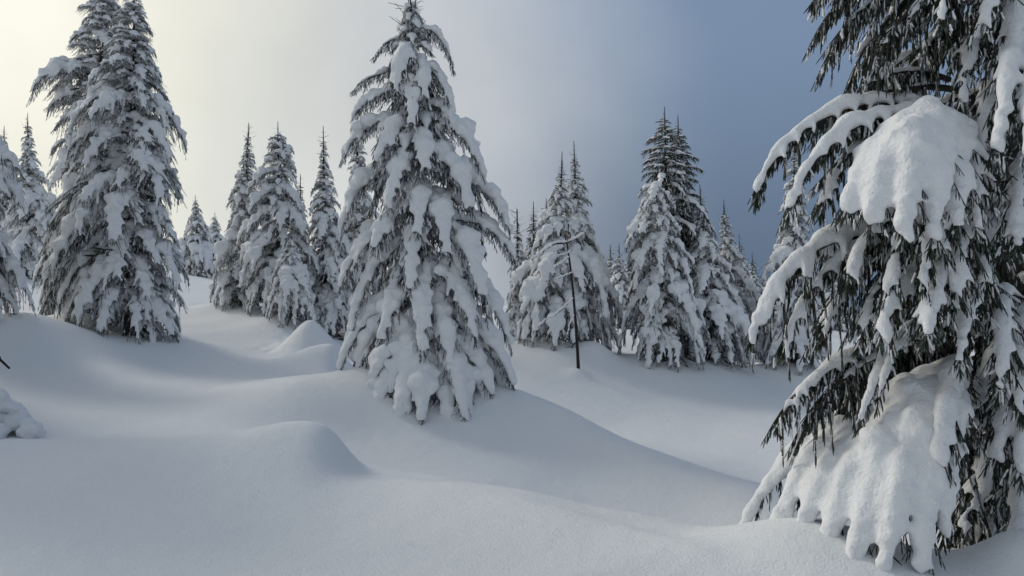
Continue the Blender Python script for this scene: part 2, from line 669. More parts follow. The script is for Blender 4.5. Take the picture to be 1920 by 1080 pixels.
def ground_z(x, y):
    x, y = np.atleast_1d(np.asarray(x, float)), np.atleast_1d(np.asarray(y, float))
    z = tps_eval(warp(x, y))
    for bx, by, am, sx, sy, ro, p in BUMPS:
        dx, dy = x - bx, y - by
        u = (dx * math.cos(ro) + dy * math.sin(ro)) / sx
        v = (-dx * math.sin(ro) + dy * math.cos(ro)) / sy
        r = np.sqrt(u * u + v * v)
        z = z + am * np.exp(-0.5 * r ** p)
    # foreground drift: long ramp from the left, round crest, steep fall on the right
    for (cx, cy_, am, wl, wr, sy) in DRIFTS:
        dx, dy = x - cx, y - cy_
        prof = np.where(dx < 0, np.exp(-0.5 * (np.abs(dx) / wl) ** 2.0), np.exp(-0.5 * (np.abs(dx) / wr) ** 2.6))
        z = z + am * prof * np.exp(-0.5 * (dy / sy) ** 2)
    for pl, am, wn_, wf in RIDGES:
        best = np.full(x.shape, 1e9)
        sgn = np.zeros(x.shape)
        fade = np.zeros(x.shape)
        for q in range(len(pl) - 1):
            a, b = pl[q], pl[q + 1]
            e = b - a
            L2 = e @ e
            u = ((x - a[0]) * e[0] + (y - a[1]) * e[1]) / L2
            uc = np.clip(u, 0, 1)
            dx, dy = x - a[0] - uc * e[0], y - a[1] - uc * e[1]
            dd = np.hypot(dx, dy)
            k = dd < best
            best = np.where(k, dd, best)
            sgn = np.where(k, e[0] * dy - e[1] * dx, sgn)
            tt = (q + uc) / (len(pl) - 1)
            fade = np.where(k, np.sin(np.pi * np.clip(tt, .0, 1)) ** .9, fade)
        g = np.where(sgn > 0, np.exp(-(best / wf) ** 2), np.exp(-(best / wn_) ** 1.7))
        z = z + am * g * fade
    # soft wind waves
    z = z + 0.012 * np.sin(x * 1.9 + 0.7 * y + 1) * np.sin(0.8 * y - .5 * x) + 0.006 * np.sin(3.7 * x - 2.1 * y + 2)
    return z


DRIFTS = []
RIDGES = []   # polyline left to right, height, near width, far width


def ridge(pts, am, wn_, wf):
    RIDGES.append((np.array([W(*p)[:2] for p in pts]), am, wn_, wf))


ridge([(-500, 845, 7.0), (0, 842, 7.0), (220, 841, 7.0), (450, 832, 7.0)], .09, 1.2, .30)
ridge([(720, 893, 6.5), (860, 912, 6.3), (1000, 935, 6.0), (1200, 965, 5.6), (1400, 1000, 5.2), (1480, 1010, 5.0)], .045, .9, .28)
ridge([(900, 790, 11.4), (985, 815, 11.0), (1060, 852, 10.4), (1200, 893, 9.4), (1400, 947, 8.3), (1560, 985, 7.4)], .26, .42, 1.0)
ridge([(900, 900, 5.7), (1040, 945, 5.3), (1160, 990, 4.95), (1300, 1075, 4.4), (1340, 1130, 4.0)], .085, .8, .20)
w_ = W(592, 880, 7.0)
DRIFTS.append((w_[0], w_[1], 0.37, 0.52, 0.22, 0.42))
w_ = W(620, 690, 15.0)
DRIFTS.append((w_[0], w_[1], 0.52, 0.65, 0.20, 0.5))
bump(582, 668, 17.4, 0.72, 0.36, 0.42, 0, 1.9)
bump(812, 800, 11.5, 0.86, 1.0, 1.0, 0, 1.5)
bump(1084, 695, 16.5, 0.12, 0.16)       # cone under the middle tree
bump(960, 850, 11.0, 0.28, 0.9, 0.6, -35)
bump(700, 810, 11.0, 0.20, 0.4, 0.5)
bump(850, 900, 8.2, 0.05, 0.3, 0.2)
bump(915, 915, 7.6, 0.06, 0.16, 0.2)
for (px, py, d, a, s) in [(245, 650, 15.2, 0.34, 1.15), (150, 610, 15.9, 0.30, 0.6), (430, 600, 22, 0.48, 0.8), (545, 618, 19.5, .3, .6), (520, 600, 21, 0.48, 0.8), (1060, 690, 18, 0.34, 0.92),
                          (1250, 704, 18.6, 0.34, 0.92), (1340, 704, 19.4, 0.3, 0.92), (1490, 715, 20, 0.48, 0.8), (30, 560, 13.4, .6, .8),
                          (1120, 676, 18.0, .25, .3), (1000, 650, 19, .25, .8)]:
    bump(px, py, d, a, s)
# small animal tracks and dents
tr = np.random.default_rng(77)
for q in range(16):
    f = q / 15
    bump(590 - 88 * f + tr.normal() * 3, 612 + 58 * f, 19 - 2.2 * f, -.06, .085, .06)
    if q % 2:
        bump(560 - 80 * f + tr.normal() * 3, 612 + 56 * f, 19 - 2.2 * f, -.05, .08, .06)
for (px, py, d) in ((628, 706, 14), (640, 712, 13.8), (622, 738, 13), (634, 744, 12.8), (648, 735, 13), (205, 645, 14.2), (1040, 712, 16), (1062, 716, 16), (1018, 714, 16.2), (1085, 708, 16.3)):
    bump(px, py, d, -.03, .09, .06)
# snow piled under the near right tree
bump(1900, 1100, 4.9, 0.05, 0.5, 0.5)
bump(1560, 1060, 4.5, 0.14, 0.45, 0.40)
bump(1925, 1085, 4.2, 0.26, 0.16, 0.22)
bump(1470, 1035, 4.6, 0.14, 0.35, 0.35)


def grid_axis(lo, hi, dense_lo, dense_hi, step, grow=1.12):
    a = list(np.arange(dense_lo, dense_hi + 1e-6, step))
    s = step
    while a[-1] < hi:
        s *= grow
        a.append(a[-1] + s)
    s = step
    b = [a[0]]
    while b[-1] > lo:
        s *= grow
        b.append(b[-1] - s)
    return np.array(b[:0:-1] + a)


gx = grid_axis(-420, 420, -7, 7, 0.07, 1.05)
gy = np.concatenate([grid_axis(-60, 12.5, 3.2, 12.5, 0.07, 1.12), grid_axis(12.6, 600, 12.6, 22, 0.09, 1.05)])
X, Y = np.meshgrid(gx, gy)
Z = ground_z(X.ravel(), Y.ravel())
nx, ny = len(gx), len(gy)
i, j = np.meshgrid(np.arange(ny - 1), np.arange(nx - 1), indexing='ij')
gf = np.stack([i * nx + j, i * nx + j + 1, (i + 1) * nx + j + 1, (i + 1) * nx + j], -1).reshape(-1, 4)
gm = MB()
gm.add(np.stack([X.ravel(), Y.ravel(), Z], -1), gf)
ob('snow_ground', gm.build('snow_ground', [M_GROUND]), kind='structure')

# ------------------------------------------------------------------ bough library (unit reach 1 m along +X)
LIB = {}
RAT = (0.10, 0.45, 0.85, 1.35)
lib_rng = np.random.default_rng(11)


def library(key, voxel, tw, nb, twig_len, density, nvar, mat, snow=0.085, width=.40, sm=3, **kw):
    L = []
    for ri, r in enumerate(RAT):
        row = []
        for k in range(nvar):
            mb, c, rr = gen_bough(lib_rng, (0, 0, 0), (1, 0, -r), arch=0.10 + .05 * ri, width=width * lib_rng.uniform(.85, 1.2),
                                  snow=snow * lib_rng.uniform(.8, 1.2) * (1 + .1 * ri), nb=nb, tw=tw, twig_len=twig_len, density=density,
                                  hang=.55 + .1 * ri, **kw)
            sm_ = blob_mesh('snow_cover', c, rr, voxel, sm, M_SNOW, noise=.009, seed=k)
            row.append((mb, mb.build('bough', [mat, M_BARK, M_SNOW]), sm_))
        L.append(row)
    LIB[key] = L


library('mid', 0.028, TW_MID, 10, .115, 1.45, 6, M_FROST, snow=.066, fing=(.3, .95), lump=.45, rime=.32, wav=(.36, .30), cover=.92)
library('big', 0.023, TW_MID, 14, .088, 1.35, 5, M_FROST, snow=.056, width=.44, fing=(.3, .95), lump=.4, rime=.32, wav=(.36, .30), cover=.94)
library('dark', 0.028, TW_MID, 10, .125, 1.5, 3, M_NEED, snow=.048, width=.42, rime=.16)
library('far', 0.072, TW_FAR, 5, .28, .15, 3, M_FROST, snow=.085, wood=False, rime=.3)


def bough_matrix(o, pos, az, s, tilt=0.0, sy=1.0):
    o.location = pos
    o.rotation_euler = (tilt, 0, az)
    o.scale = (s, s * sy, s)


def profile_radius(prof, py):
    p = sorted(prof)
    ys = [a[0] for a in p]
    return np.interp(py, ys, [a[1] for a in p]), np.interp(py, ys, [a[2] for a in p])


def trunk_mesh(p0, p1, r0, loc):
    n = 10
    t = np.linspace(0, 1, n)[:, None]
    pts = p0 * (1 - t) + p1 * t - loc
    mb = MB()
    tube(mb, pts, np.linspace(r0, .008, n), 8, 0)
    return mb.build('trunk', [M_BARK])


def leader_mb(rng, base, length, loc, tw, n_whorl=2, twl=.12):
    """bare frosted top shoot with whorls of short upturned twigs"""
    mb = MB()
    base = np.asarray(base) - loc
    tip = base + np.array([rng.normal() * .07, rng.normal() * .07, 1]) * length
    add_twigs(mb, rng, [base], [tip - base], [length], TW_LEAD, 0)
    P, D, Ls = [], [], []
    for k in range(n_whorl):
        h = (k + .3) / (n_whorl + .2)
        c = base + (tip - base) * h
        for q in range(5):
            a = rng.uniform(0, 6.28)
            P.append(c)
            D.append([math.cos(a), math.sin(a), rng.uniform(.1, .7)])
            Ls.append(length * (.55 - .35 * h) * rng.uniform(.6, 1.1))
    add_twigs(mb, rng, P, D, Ls, TW_LEAD, 0)
    return mb




def spruce(label, d, axis, prof, style='mid', seed=0, group='snow-laden spruce trees', count=1.0, zlimit=None, steep=(0.08, 1.1),
           leader=0.5, cat='spruce tree', wob=1.0, snow_scale=1.0, depth_k=0.9, rows=None):
    """axis: ((px,py) tip, (px,py) base); prof: (py, px_left, px_right) silhouette rows"""
    rng = np.random.default_rng(seed + 100)
    (tx, ty), (bx, by) = axis
    tip, base = W(tx, ty, d), W(bx, by, d)
    base = base.copy()
    loc = base.copy()
    t = ob('spruce_tree', None, None, loc, label=label, category=cat, group=group)
    H = tip[2] - base[2]
    ob('trunk', trunk_mesh(base - UP * .6, tip, .022 * H + .01, loc), t)
    k = d / F

    def at(z):
        f = np.clip((z - base[2]) / H, 0, 1)
        return base * (1 - f) + tip * f

    def rad(z, az):
        py = HY - (z - CAMZ) / k
        a, b = profile_radius(prof, py)
        c = at(z)[0] / k + 960
        l, r_ = max(3, c - a) * k, max(3, b - c) * k
        side = math.cos(az)
        w = (1 + side) / 2
        v = l * (1 - w) + r_ * w
        v *= 1 + wob * (.12 * math.sin(2 * az + z * 3.1 + seed) + .10 * math.sin(3 * az - z * 5.3 + seed * 2))
        return v * (1 - (1 - depth_k) * abs(math.sin(az)))

    z = tip[2] - leader * .9
    az = rng.uniform(0, 6.28)
    zb = float(ground_z(base[0], base[1])[0]) + 0.06
    items = []
    while z > zb:
        rr = .5 * (rad(z, 0) + rad(z, math.pi))
        items.append((z + rng.normal() * .04, az))
        az += 2.39996 + rng.normal() * .25
        z -= max(0.012, 0.062 * max(rr, .30)) / count
    for q in range(17):
        items.append((zb - rng.uniform(.1, .3), q * 2 * math.pi / 17 + rng.normal() * .15))
    ring = len(items) - 17
    lib = LIB['far' if style == 'far' else style]
    far_b, far_s = MB(), MB()
    for qi, (z, az) in enumerate(items):
        f = np.clip((z - base[2]) / H, 0, 1)
        reach = rad(z, az) * (rng.uniform(.60, 1.0) if rng.random() < .8 else rng.uniform(1.0, 1.12))
        if qi >= ring:
            reach = min(reach, rad(z, az) * .85)
        if reach < .05:
            continue
        want = steep[0] + (steep[1] - steep[0]) * (1 - f) ** .8 + rng.normal() * .15
        ri = int(np.argmin([abs(want - q) for q in RAT]))
        row = lib[ri]
        mb, mn, ms = row[rng.integers(len(row))]
        g_ = at(z)
        gz = float(ground_z(g_[0] + math.cos(az) * reach * .95, g_[1] + math.sin(az) * reach * .95)[0])
        z = max(z, gz + rng.uniform(-.06, .08))
        za = z + RAT[ri] * reach
        if za > tip[2] - .05:
            za = tip[2] - .05 - rng.uniform(0, .15)
        p = at(za)
        sy = rng.uniform(.85, 1.2) * (1.25 if reach < .5 else 1)
        tilt = rng.normal() * .15
        if style == 'far':
            M = Vector(p)
            ca, sa = math.cos(az), math.sin(az)
            rot = np.array([[ca, -sa, 0], [sa, ca, 0], [0, 0, 1]])
            for src, dst in ((mb, far_b),):
                off = dst.n
                for v, ff, m in zip(src.v, src.f, src.m):
                    dst.add((v * np.array([reach, reach * sy, reach])) @ rot.T + p - loc, ff - ff.min() if False else ff, 0)
                    dst.m[-1] = m
                    dst.n -= len(v)
                    dst.f[-1] = ff + off
                    dst.n += len(v)
            co = np.empty(len(ms.vertices) * 3, np.float32)
            ms.vertices.foreach_get('co', co)
            lo = np.empty(len(ms.loops), np.int32)
            ms.loops.foreach_get('vertex_index', lo)
            far_s.add((co.reshape(-1, 3) * np.array([reach, reach * sy, reach])) @ rot.T + p - loc, lo.reshape(-1, 4), 0)
        else:
            b = ob('bough', mn, t)
            bough_matrix(b, p - loc, az, reach, tilt, sy)
            ob('snow_cover', ms, b)
    P, D, Ls = [], [], []
    for q in range(int(90 * H)):
        zz = base[2] + H * .93 * rng.random() ** 1.3
        a = rng.uniform(0, 6.28)
        rr = rad(zz, a) * rng.uniform(.05, .45)
        c = at(zz)
        P.append(c - loc + np.array([math.cos(a) * rr, math.sin(a) * rr, 0]))
        D.append([math.cos(a), math.sin(a), rng.uniform(-1.4, .1)])
        Ls.append(rng.uniform(.10, .30) * (.4 + .6 * min(1, rad(zz, a))))
    im = MB()
    add_twigs(im, rng, P, D, Ls, TW_FAR, 0)
    ob('inner_twigs', im.build('inner_twigs', [M_NEED]), t)
    lm = leader_mb(rng, tip - UP * leader, leader * rng.uniform(.7, 1.15), loc, TW_LEAD, int(rng.integers(3, 6)))
    lv = lm.build('top_shoot', [M_FROST, M_BARK])
    ob('top_shoot', lv, t)
    if style == 'far':
        ob('crown', far_b.build('crown', [M_FROST, M_BARK, M_SNOW]), t)
        ob('snow_cover', far_s.build('snow_cover', [M_SNOW]), t)
    return t


def cone(tx, ty, bx, by, wl, wr, tipw=4, mids=()):
    rows = []
    for f, g in ((0, 0), (.10, .05), (.2, .17), (.35, .38), (.5, .58), (.7, .84), (.86, 1.04), (1, 1.06)):
        y = ty + (by - ty) * f
        x = tx + (bx - tx) * f
        rows.append((y, x - tipw - wl * g, x + tipw + wr * g))
    return rows


def simple(label, d, tx, ty, bx, by, wl, wr, **kw):
    return spruce(label, d, ((tx, ty), (bx, by)), cone(tx, ty, bx, by, wl, wr), **kw)


# ------------------------------------------------------------------ left pair
spruce('big snow-laden spruce at left whose lower boughs hang in white curtains to the snow', 15.2, ((252, -18), (245, 650)),
       [(-18, 248, 256), (20, 222, 280), (60, 212, 284), (100, 190, 286), (160, 165, 300), (220, 150, 324), (270, 140, 336), (360, 125, 338),
        (450, 112, 336), (520, 100, 340), (580, 92, 344), (640, 110, 350)], style='big', seed=1, count=1.5, steep=(.15, .92), leader=.3, wob=.12)
spruce('tall darker spruce close behind the big left spruce, its bare boughs reaching left', 16.8, ((196, -40), (170, 600)),
       [(-40, 190, 202), (20, 155, 240), (70, 140, 240), (110, 120, 240), (160, 78, 250), (210, 80, 250), (260, 120, 250), (340, 85, 260),
        (420, 84, 260), (500, 78, 260), (560, 62, 260), (600, 75, 260)], style='big', seed=2, count=1.3, steep=(.0, .85), leader=.3, wob=.15)
# left edge
spruce('near spruce just outside the left edge whose foot is the broken snow heap', 10.3, ((-250, -190), (-250, 790)),
       [(-190, -254, -246), (100, -340, -160), (450, -410, -110), (790, -430, -100)], style='big', seed=9, count=.9, steep=(.4, 1.4), wob=.15)
spruce('heavily drooping snow-buried spruce cut off by the left edge', 13.2, ((-75, 150), (-75, 600)),
       [(150, -80, -70), (270, -120, -20), (320, -150, 26), (350, -160, 40), (410, -160, 8), (470, -170, 22), (520, -170, 30), (560, -180, 40), (600, -180, 36)],
       style='big', seed=3, count=1.2, steep=(.4, 1.0), wob=.2)
spruce('unseen closer spruce added past the left edge to shade the foreground snow', 8.6, ((-520, -330), (-520, 880)),
       [(-330, -524, -516), (100, -700, -340), (500, -800, -240), (880, -830, -210)], style='big', seed=40, count=.8, steep=(.4, 1.4))  # out of view, added so that its shadow dulls the foreground snow
simple('slim spruce with a crooked tip near the left edge, behind the drooping one', 25, 52, 212, 55, 530, 46, 58, seed=4)
simple('spruce top peeping out at the far left edge', 28, 8, 236, 5, 530, 45, 48, seed=5)
simple('small dark far spruce seen just right of the big left spruce', 36, 366, 366, 375, 522, 34, 38, style='far', seed=6, leader=.3)
simple('tiny far spruce tip right of the small dark one', 50, 403, 398, 405, 520, 26, 26, style='far', seed=7)
simple('far spruce filling the gap behind the left group', 44, 432, 420, 432, 540, 40, 40, style='far', seed=8)

# ------------------------------------------------------------------ group left of the middle tree
simple('leaning two-tipped spruce, leftmost of the close group left of the middle tree', 21.5, 466, 230, 452, 602, 58, 70, seed=10, steep=(.1, 1.1))
simple('short spruce top with twisted tip against the leaning spruce', 22.3, 457, 285, 455, 600, 44, 40, seed=11, count=.8)
spruce('spruce with long boughs sweeping left and bare top shoots, in the close group', 20.3, ((521, 228), (525, 612)),
       [(228, 518, 524), (270, 500, 545), (300, 490, 556), (350, 480, 560), (400, 466, 575), (450, 455, 590), (520, 450, 595), (600, 452, 600)], seed=12, steep=(.1, 1.2))
simple('young white spruce standing in front of the close group', 19.3, 547, 432, 545, 622, 50, 46, seed=13, steep=(.3, 1.5), leader=.25)
simple('narrow straight spruce ending the close group, a dark hollow at its foot', 20.6, 606, 236, 612, 640, 52, 62, seed=14)
simple('thin spruce tip showing between two taller ones of the close group', 25, 563, 326, 565, 600, 30, 34, seed=15, count=.7)
simple('spruce half hidden behind the left side of the middle tree', 21.5, 669, 198, 672, 640, 46, 60, seed=16)

# ------------------------------------------------------------------ group right of the middle tree
simple('spindly sapling with a thin bare tip right of the middle tree', 19.5, 970, 392, 972, 650, 26, 40, seed=20, count=.8, leader=.7)
simple('dark spruce behind the spindly sapling', 21, 1000, 378, 1002, 655, 46, 42, seed=21, style='dark')
simple('second dark spruce tip beside the first behind the snag', 21.4, 1024, 372, 1024, 655, 40, 40, seed=22, style='dark')
simple('spruce with a long bare tip behind the dead snag', 18.6, 1054, 284, 1040, 690, 92, 84, seed=23, steep=(.1, 1.2), leader=.6)
simple('taller spruce close against the one behind the dead snag', 19.2, 1076, 264, 1090, 690, 70, 84, seed=24, steep=(.1, 1.2), leader=.4)
simple('far dark spruce in the gap, left of three', 30, 1144, 458, 1146, 622, 22, 26, style='far', seed=25)
simple('far dark spruce in the gap, tallest of three', 29, 1161, 456, 1163, 624, 26, 28, style='far', seed=26)
simple('far dark spruce in the gap, right of three', 31, 1178, 472, 1180, 622, 26, 28, style='far', seed=27)
spruce('tall dark spruce rising over the right-hand group', 19.6, ((1246, 200), (1255, 700)),
       [(200, 1243, 1249), (235, 1228, 1262), (290, 1206, 1286), (340, 1190, 1304), (400, 1178, 1318), (480, 1172, 1330), (600, 1172, 1336), (700, 1176, 1336)],
       seed=30, style='dark', steep=(-.2, .9), leader=.4, count=1.15)
spruce('second dark tip of the tall spruce in the right-hand group', 20.2, ((1271, 216), (1285, 700)),
       [(216, 1268, 1274), (250, 1258, 1286), (300, 1240, 1308), (350, 1225, 1322), (430, 1220, 1340), (560, 1215, 1360), (700, 1215, 1370)],
       seed=31, style='dark', steep=(-.2, .9), leader=.4)
spruce('white loaded spruce at the front of the right-hand group', 18.3, ((1232, 330), (1250, 704)),
       [(330, 1228, 1238), (380, 1196, 1262), (430, 1178, 1286), (500, 1176, 1300), (560, 1180, 1312), (620, 1182, 1330), (704, 1190, 1345)], seed=32, steep=(.3, 1.4))
simple('grey-white spruce right of the white loaded one', 19.2, 1312, 346, 1335, 704, 70, 84, seed=33, steep=(.2, 1.2))
simple('spruce on the right shoulder of the right-hand group', 21, 1357, 374, 1372, 706, 60, 72, seed=34, style='mid')
simple('lower spruce stepping down from the right-hand group', 24, 1386, 440, 1396, 694, 46, 56, seed=35)
simple('small spruce further down the right-hand row', 28, 1410, 474, 1416, 684, 44, 46, style='far', seed=36)
simple('smallest far spruce tip at the end of the right-hand row', 34, 1434, 506, 1438, 674, 34, 36, style='far', seed=37)
simple('lone spruce behind the boughs of the near right tree', 20, 1489, 246, 1492, 715, 72, 70, seed=38, steep=(.1, 1.2))
simple('far spruce behind the lone spruce', 36, 1560, 470, 1560, 690, 50, 50, style='far', seed=39)


# ------------------------------------------------------------------ hero trees, every bough grown on its own
def hero_bough(tree, loc, rng, P0, P1, voxel, mat, sm=4, noise=.010, seed=0, **kw):
    mb, c, r = gen_bough(rng, np.asarray(P0) - loc, np.asarray(P1) - loc, **kw)
    b = ob('bough', mb.build('bough', [mat, M_BARK, M_SNOW]), tree)
    if len(c):
        ob('snow_cover', blob_mesh('snow_cover', c, r, voxel, sm, M_SNOW, noise=noise, seed=seed), b)
    return b


def middle_tree():
    d = 11.5
    k = d / F
    rng = np.random.default_rng(5)
    tip, base = W(768, -25, d), W(812, 800, d)
    loc = base.copy()
    t = ob('spruce_tree', None, None, loc, label='tall snow-laden spruce standing alone on a snow cone in the middle', category='spruce tree',
           group='snow-laden spruce trees')
    ob('trunk', trunk_mesh(base - UP * .6, tip, .13, loc), t)

    def axp(py):
        return np.interp(py, [-25, 300, 500, 800], [768, 788, 800, 812])
    # hand-placed boughs: attach row, tip x, tip y, metres towards the viewer, width, snow, arch
    H = [
        (66, 702, 106, .05, .12, .026, .04), (58, 850, 130, .12, .22, .046, .22), (92, 728, 130, .25, .14, .034, .06),
        (132, 664, 168, .10, .16, .034, .05), (92, 742, 172, .50, .30, .075, .15), (118, 800, 185, .50, .30, .075, .15), (135, 850, 215, .2, .30, .07, .25),
        (170, 662, 222, .15, .36, .075, .12), (160, 772, 232, .62, .32, .08, .15), (225, 640, 300, .20, .38, .085, .14), (236, 706, 306, .55, .34, .085, .15),
        (205, 852, 240, .25, .30, .085, .25), (232, 906, 335, .20, .36, .105, .22), (250, 800, 320, .70, .34, .09, .15), (292, 880, 392, .62, .40, .12, .2),
        (300, 640, 432, .20, .46, .105, .16), (290, 728, 392, .75, .36, .10, .15), (330, 956, 436, .15, .42, .11, .2), (352, 784, 440, .85, .32, .095, .15),
        (430, 636, 545, .15, .46, .105, .2), (452, 654, 645, .30, .46, .105, .2), (420, 768, 548, .90, .32, .095, .15), (432, 908, 560, .75, .42, .11, .2),
        (430, 962, 482, .10, .40, .10, .25), (400, 700, 470, .65, .38, .095, .2), (495, 788, 665, 1.0, .34, .11, .18), (545, 712, 642, .80, .36, .095, .2), (515, 958, 655, .25, .46, .11, .2),
        (505, 890, 640, .85, .4, .10, .2), (600, 738, 722, .95, .36, .10, .15), (620, 776, 716, 1.05, .30, .095, .15), (585, 672, 700, .35, .40, .10, .2),
        (635, 962, 772, .30, .34, .10, .12), (640, 926, 800, .75, .36, .11, .12), (672, 842, 806, 1.15, .34, .105, .14), (660, 880, 800, 1.1, .34, .11, .12),
        (650, 706, 772, 1.0, .34, .12, .12), (665, 672, 772, .55, .34, .13, .1), (690, 750, 790, 1.2, .32, .13, .1), (560, 846, 690, 1.0, .36, .10, .18), (380, 840, 480, .85, .34, .1, .18),
    ]
    n = 0
    for (ay, tx, ty, rf, wd, sn, ar) in H:
        n += 1
        P0, P1 = W(axp(ay), ay, d), W(tx, ty, d - rf)
        hero_bough(t, loc, rng, P0, P1, .026, M_FROST, seed=n, arch=ar, width=wd * .95, snow=sn * .84, nb=14, tw=TW_MID, twig_len=.115, density=1.9, hang=.62, noise=.007, fing=(.4, .98), bl=.60, rime=.34)
    cx, cy_ = W(axp(780), 780, d)[0], d
    for q in range(15):
        a = R(-195 + 210 * q / 14 + rng.normal() * 4)
        r_ = 1.22 * rng.uniform(.86, 1.12)
        gx_, gy_ = cx + math.cos(a) * r_, cy_ + math.sin(a) * r_
        gz = float(ground_z(gx_, gy_)[0])
        P0 = np.array([cx + math.cos(a) * .05, cy_ + math.sin(a) * .05, gz + 1.05 * rng.uniform(.85, 1.15)])
        n += 1
        hero_bough(t, loc, rng, P0, np.array([gx_, gy_, gz + .01]), .026, M_FROST, seed=n, arch=.07, width=.30, snow=.100 * rng.uniform(.75, 1.2), nb=9, tw=TW_MID, twig_len=.12, density=1.4, sm=6,
                   hang=.45, noise=.005, fing=(.35, .85), bl=.6, lump=.1, ang=(26, 62))
    # small boughs of the spire
    for q in range(16):
        ty = 18 + q * 5.4
        n += 1
        a = q * 2.4 + 1
        r_ = (10 + q * 2.1) * k
        P1 = W(axp(ty) + math.cos(a) * r_ / k, ty, d + math.sin(a) * r_)
        hero_bough(t, loc, rng, W(axp(ty), ty - 10, d), P1, .022, M_FROST, seed=n, arch=.1, width=.14, snow=.030 + .001 * q, nb=5, tw=TW_MID, twig_len=.085, density=1.2,
                   hang=.4, noise=.004, fing=(.3, .9), bl=.6, cover=.85)
    # the rest of the crown, behind and inside
    prof = [(-25, 764, 772), (30, 742, 792), (100, 752, 806), (180, 735, 832), (240, 700, 845), (300, 655, 880), (400, 648, 920), (520, 645, 940), (640, 665, 945), (720, 680, 945), (800, 670, 965)]
    az = 0.3
    py = 120.0
    while py < 770:
        l, r_ = profile_radius(prof, py)
        half = (r_ - l) / 2 * k
        az += 2.39996 + rng.normal() * .2
        front = math.sin(az) < -.25
        reach = half * (rng.uniform(.45, .75) if front else rng.uniform(.55, .9))
        rat = .2 + 1.1 * (py / 800) ** .8
        z1 = CAMZ + (HY - py) * k
        c = W(axp(py), py, d)
        ctr = (l + r_) / 2
        P1 = np.array([c[0] + (ctr - axp(py)) * k * .6 + math.cos(az) * reach, d + math.sin(az) * reach, z1])
        P0 = W(axp(max(-10, py - rat * reach / k)), max(-10, py - rat * reach / k), d)
        n += 1
        hero_bough(t, loc, rng, P0, P1, .042, M_FROST, seed=n, arch=.16, width=.36, snow=.045 + .025 * py / 800, nb=7, tw=TW_FAR, twig_len=.14, density=.9, hang=.6)
        py += max(3.2, 8.5 * min(1, half / .6 + .25))
    lm = MB()
    for q, (x, y0, y1) in enumerate(((765, 85, -28), (779, 80, -10))):
        b, e = W(x + 2, y0, d), W(x, y1, d)
        m2 = leader_mb(rng, b, e[2] - b[2], loc, TW_LEAD, 5)
        for v, f, m in zip(m2.v, m2.f, m2.m):
            lm.v.append(v); lm.f.append(f + lm.n); lm.m.append(m)
        lm.n += m2.n
    ob('top_shoot', lm.build('top_shoot', [M_FROST, M_BARK]), t)


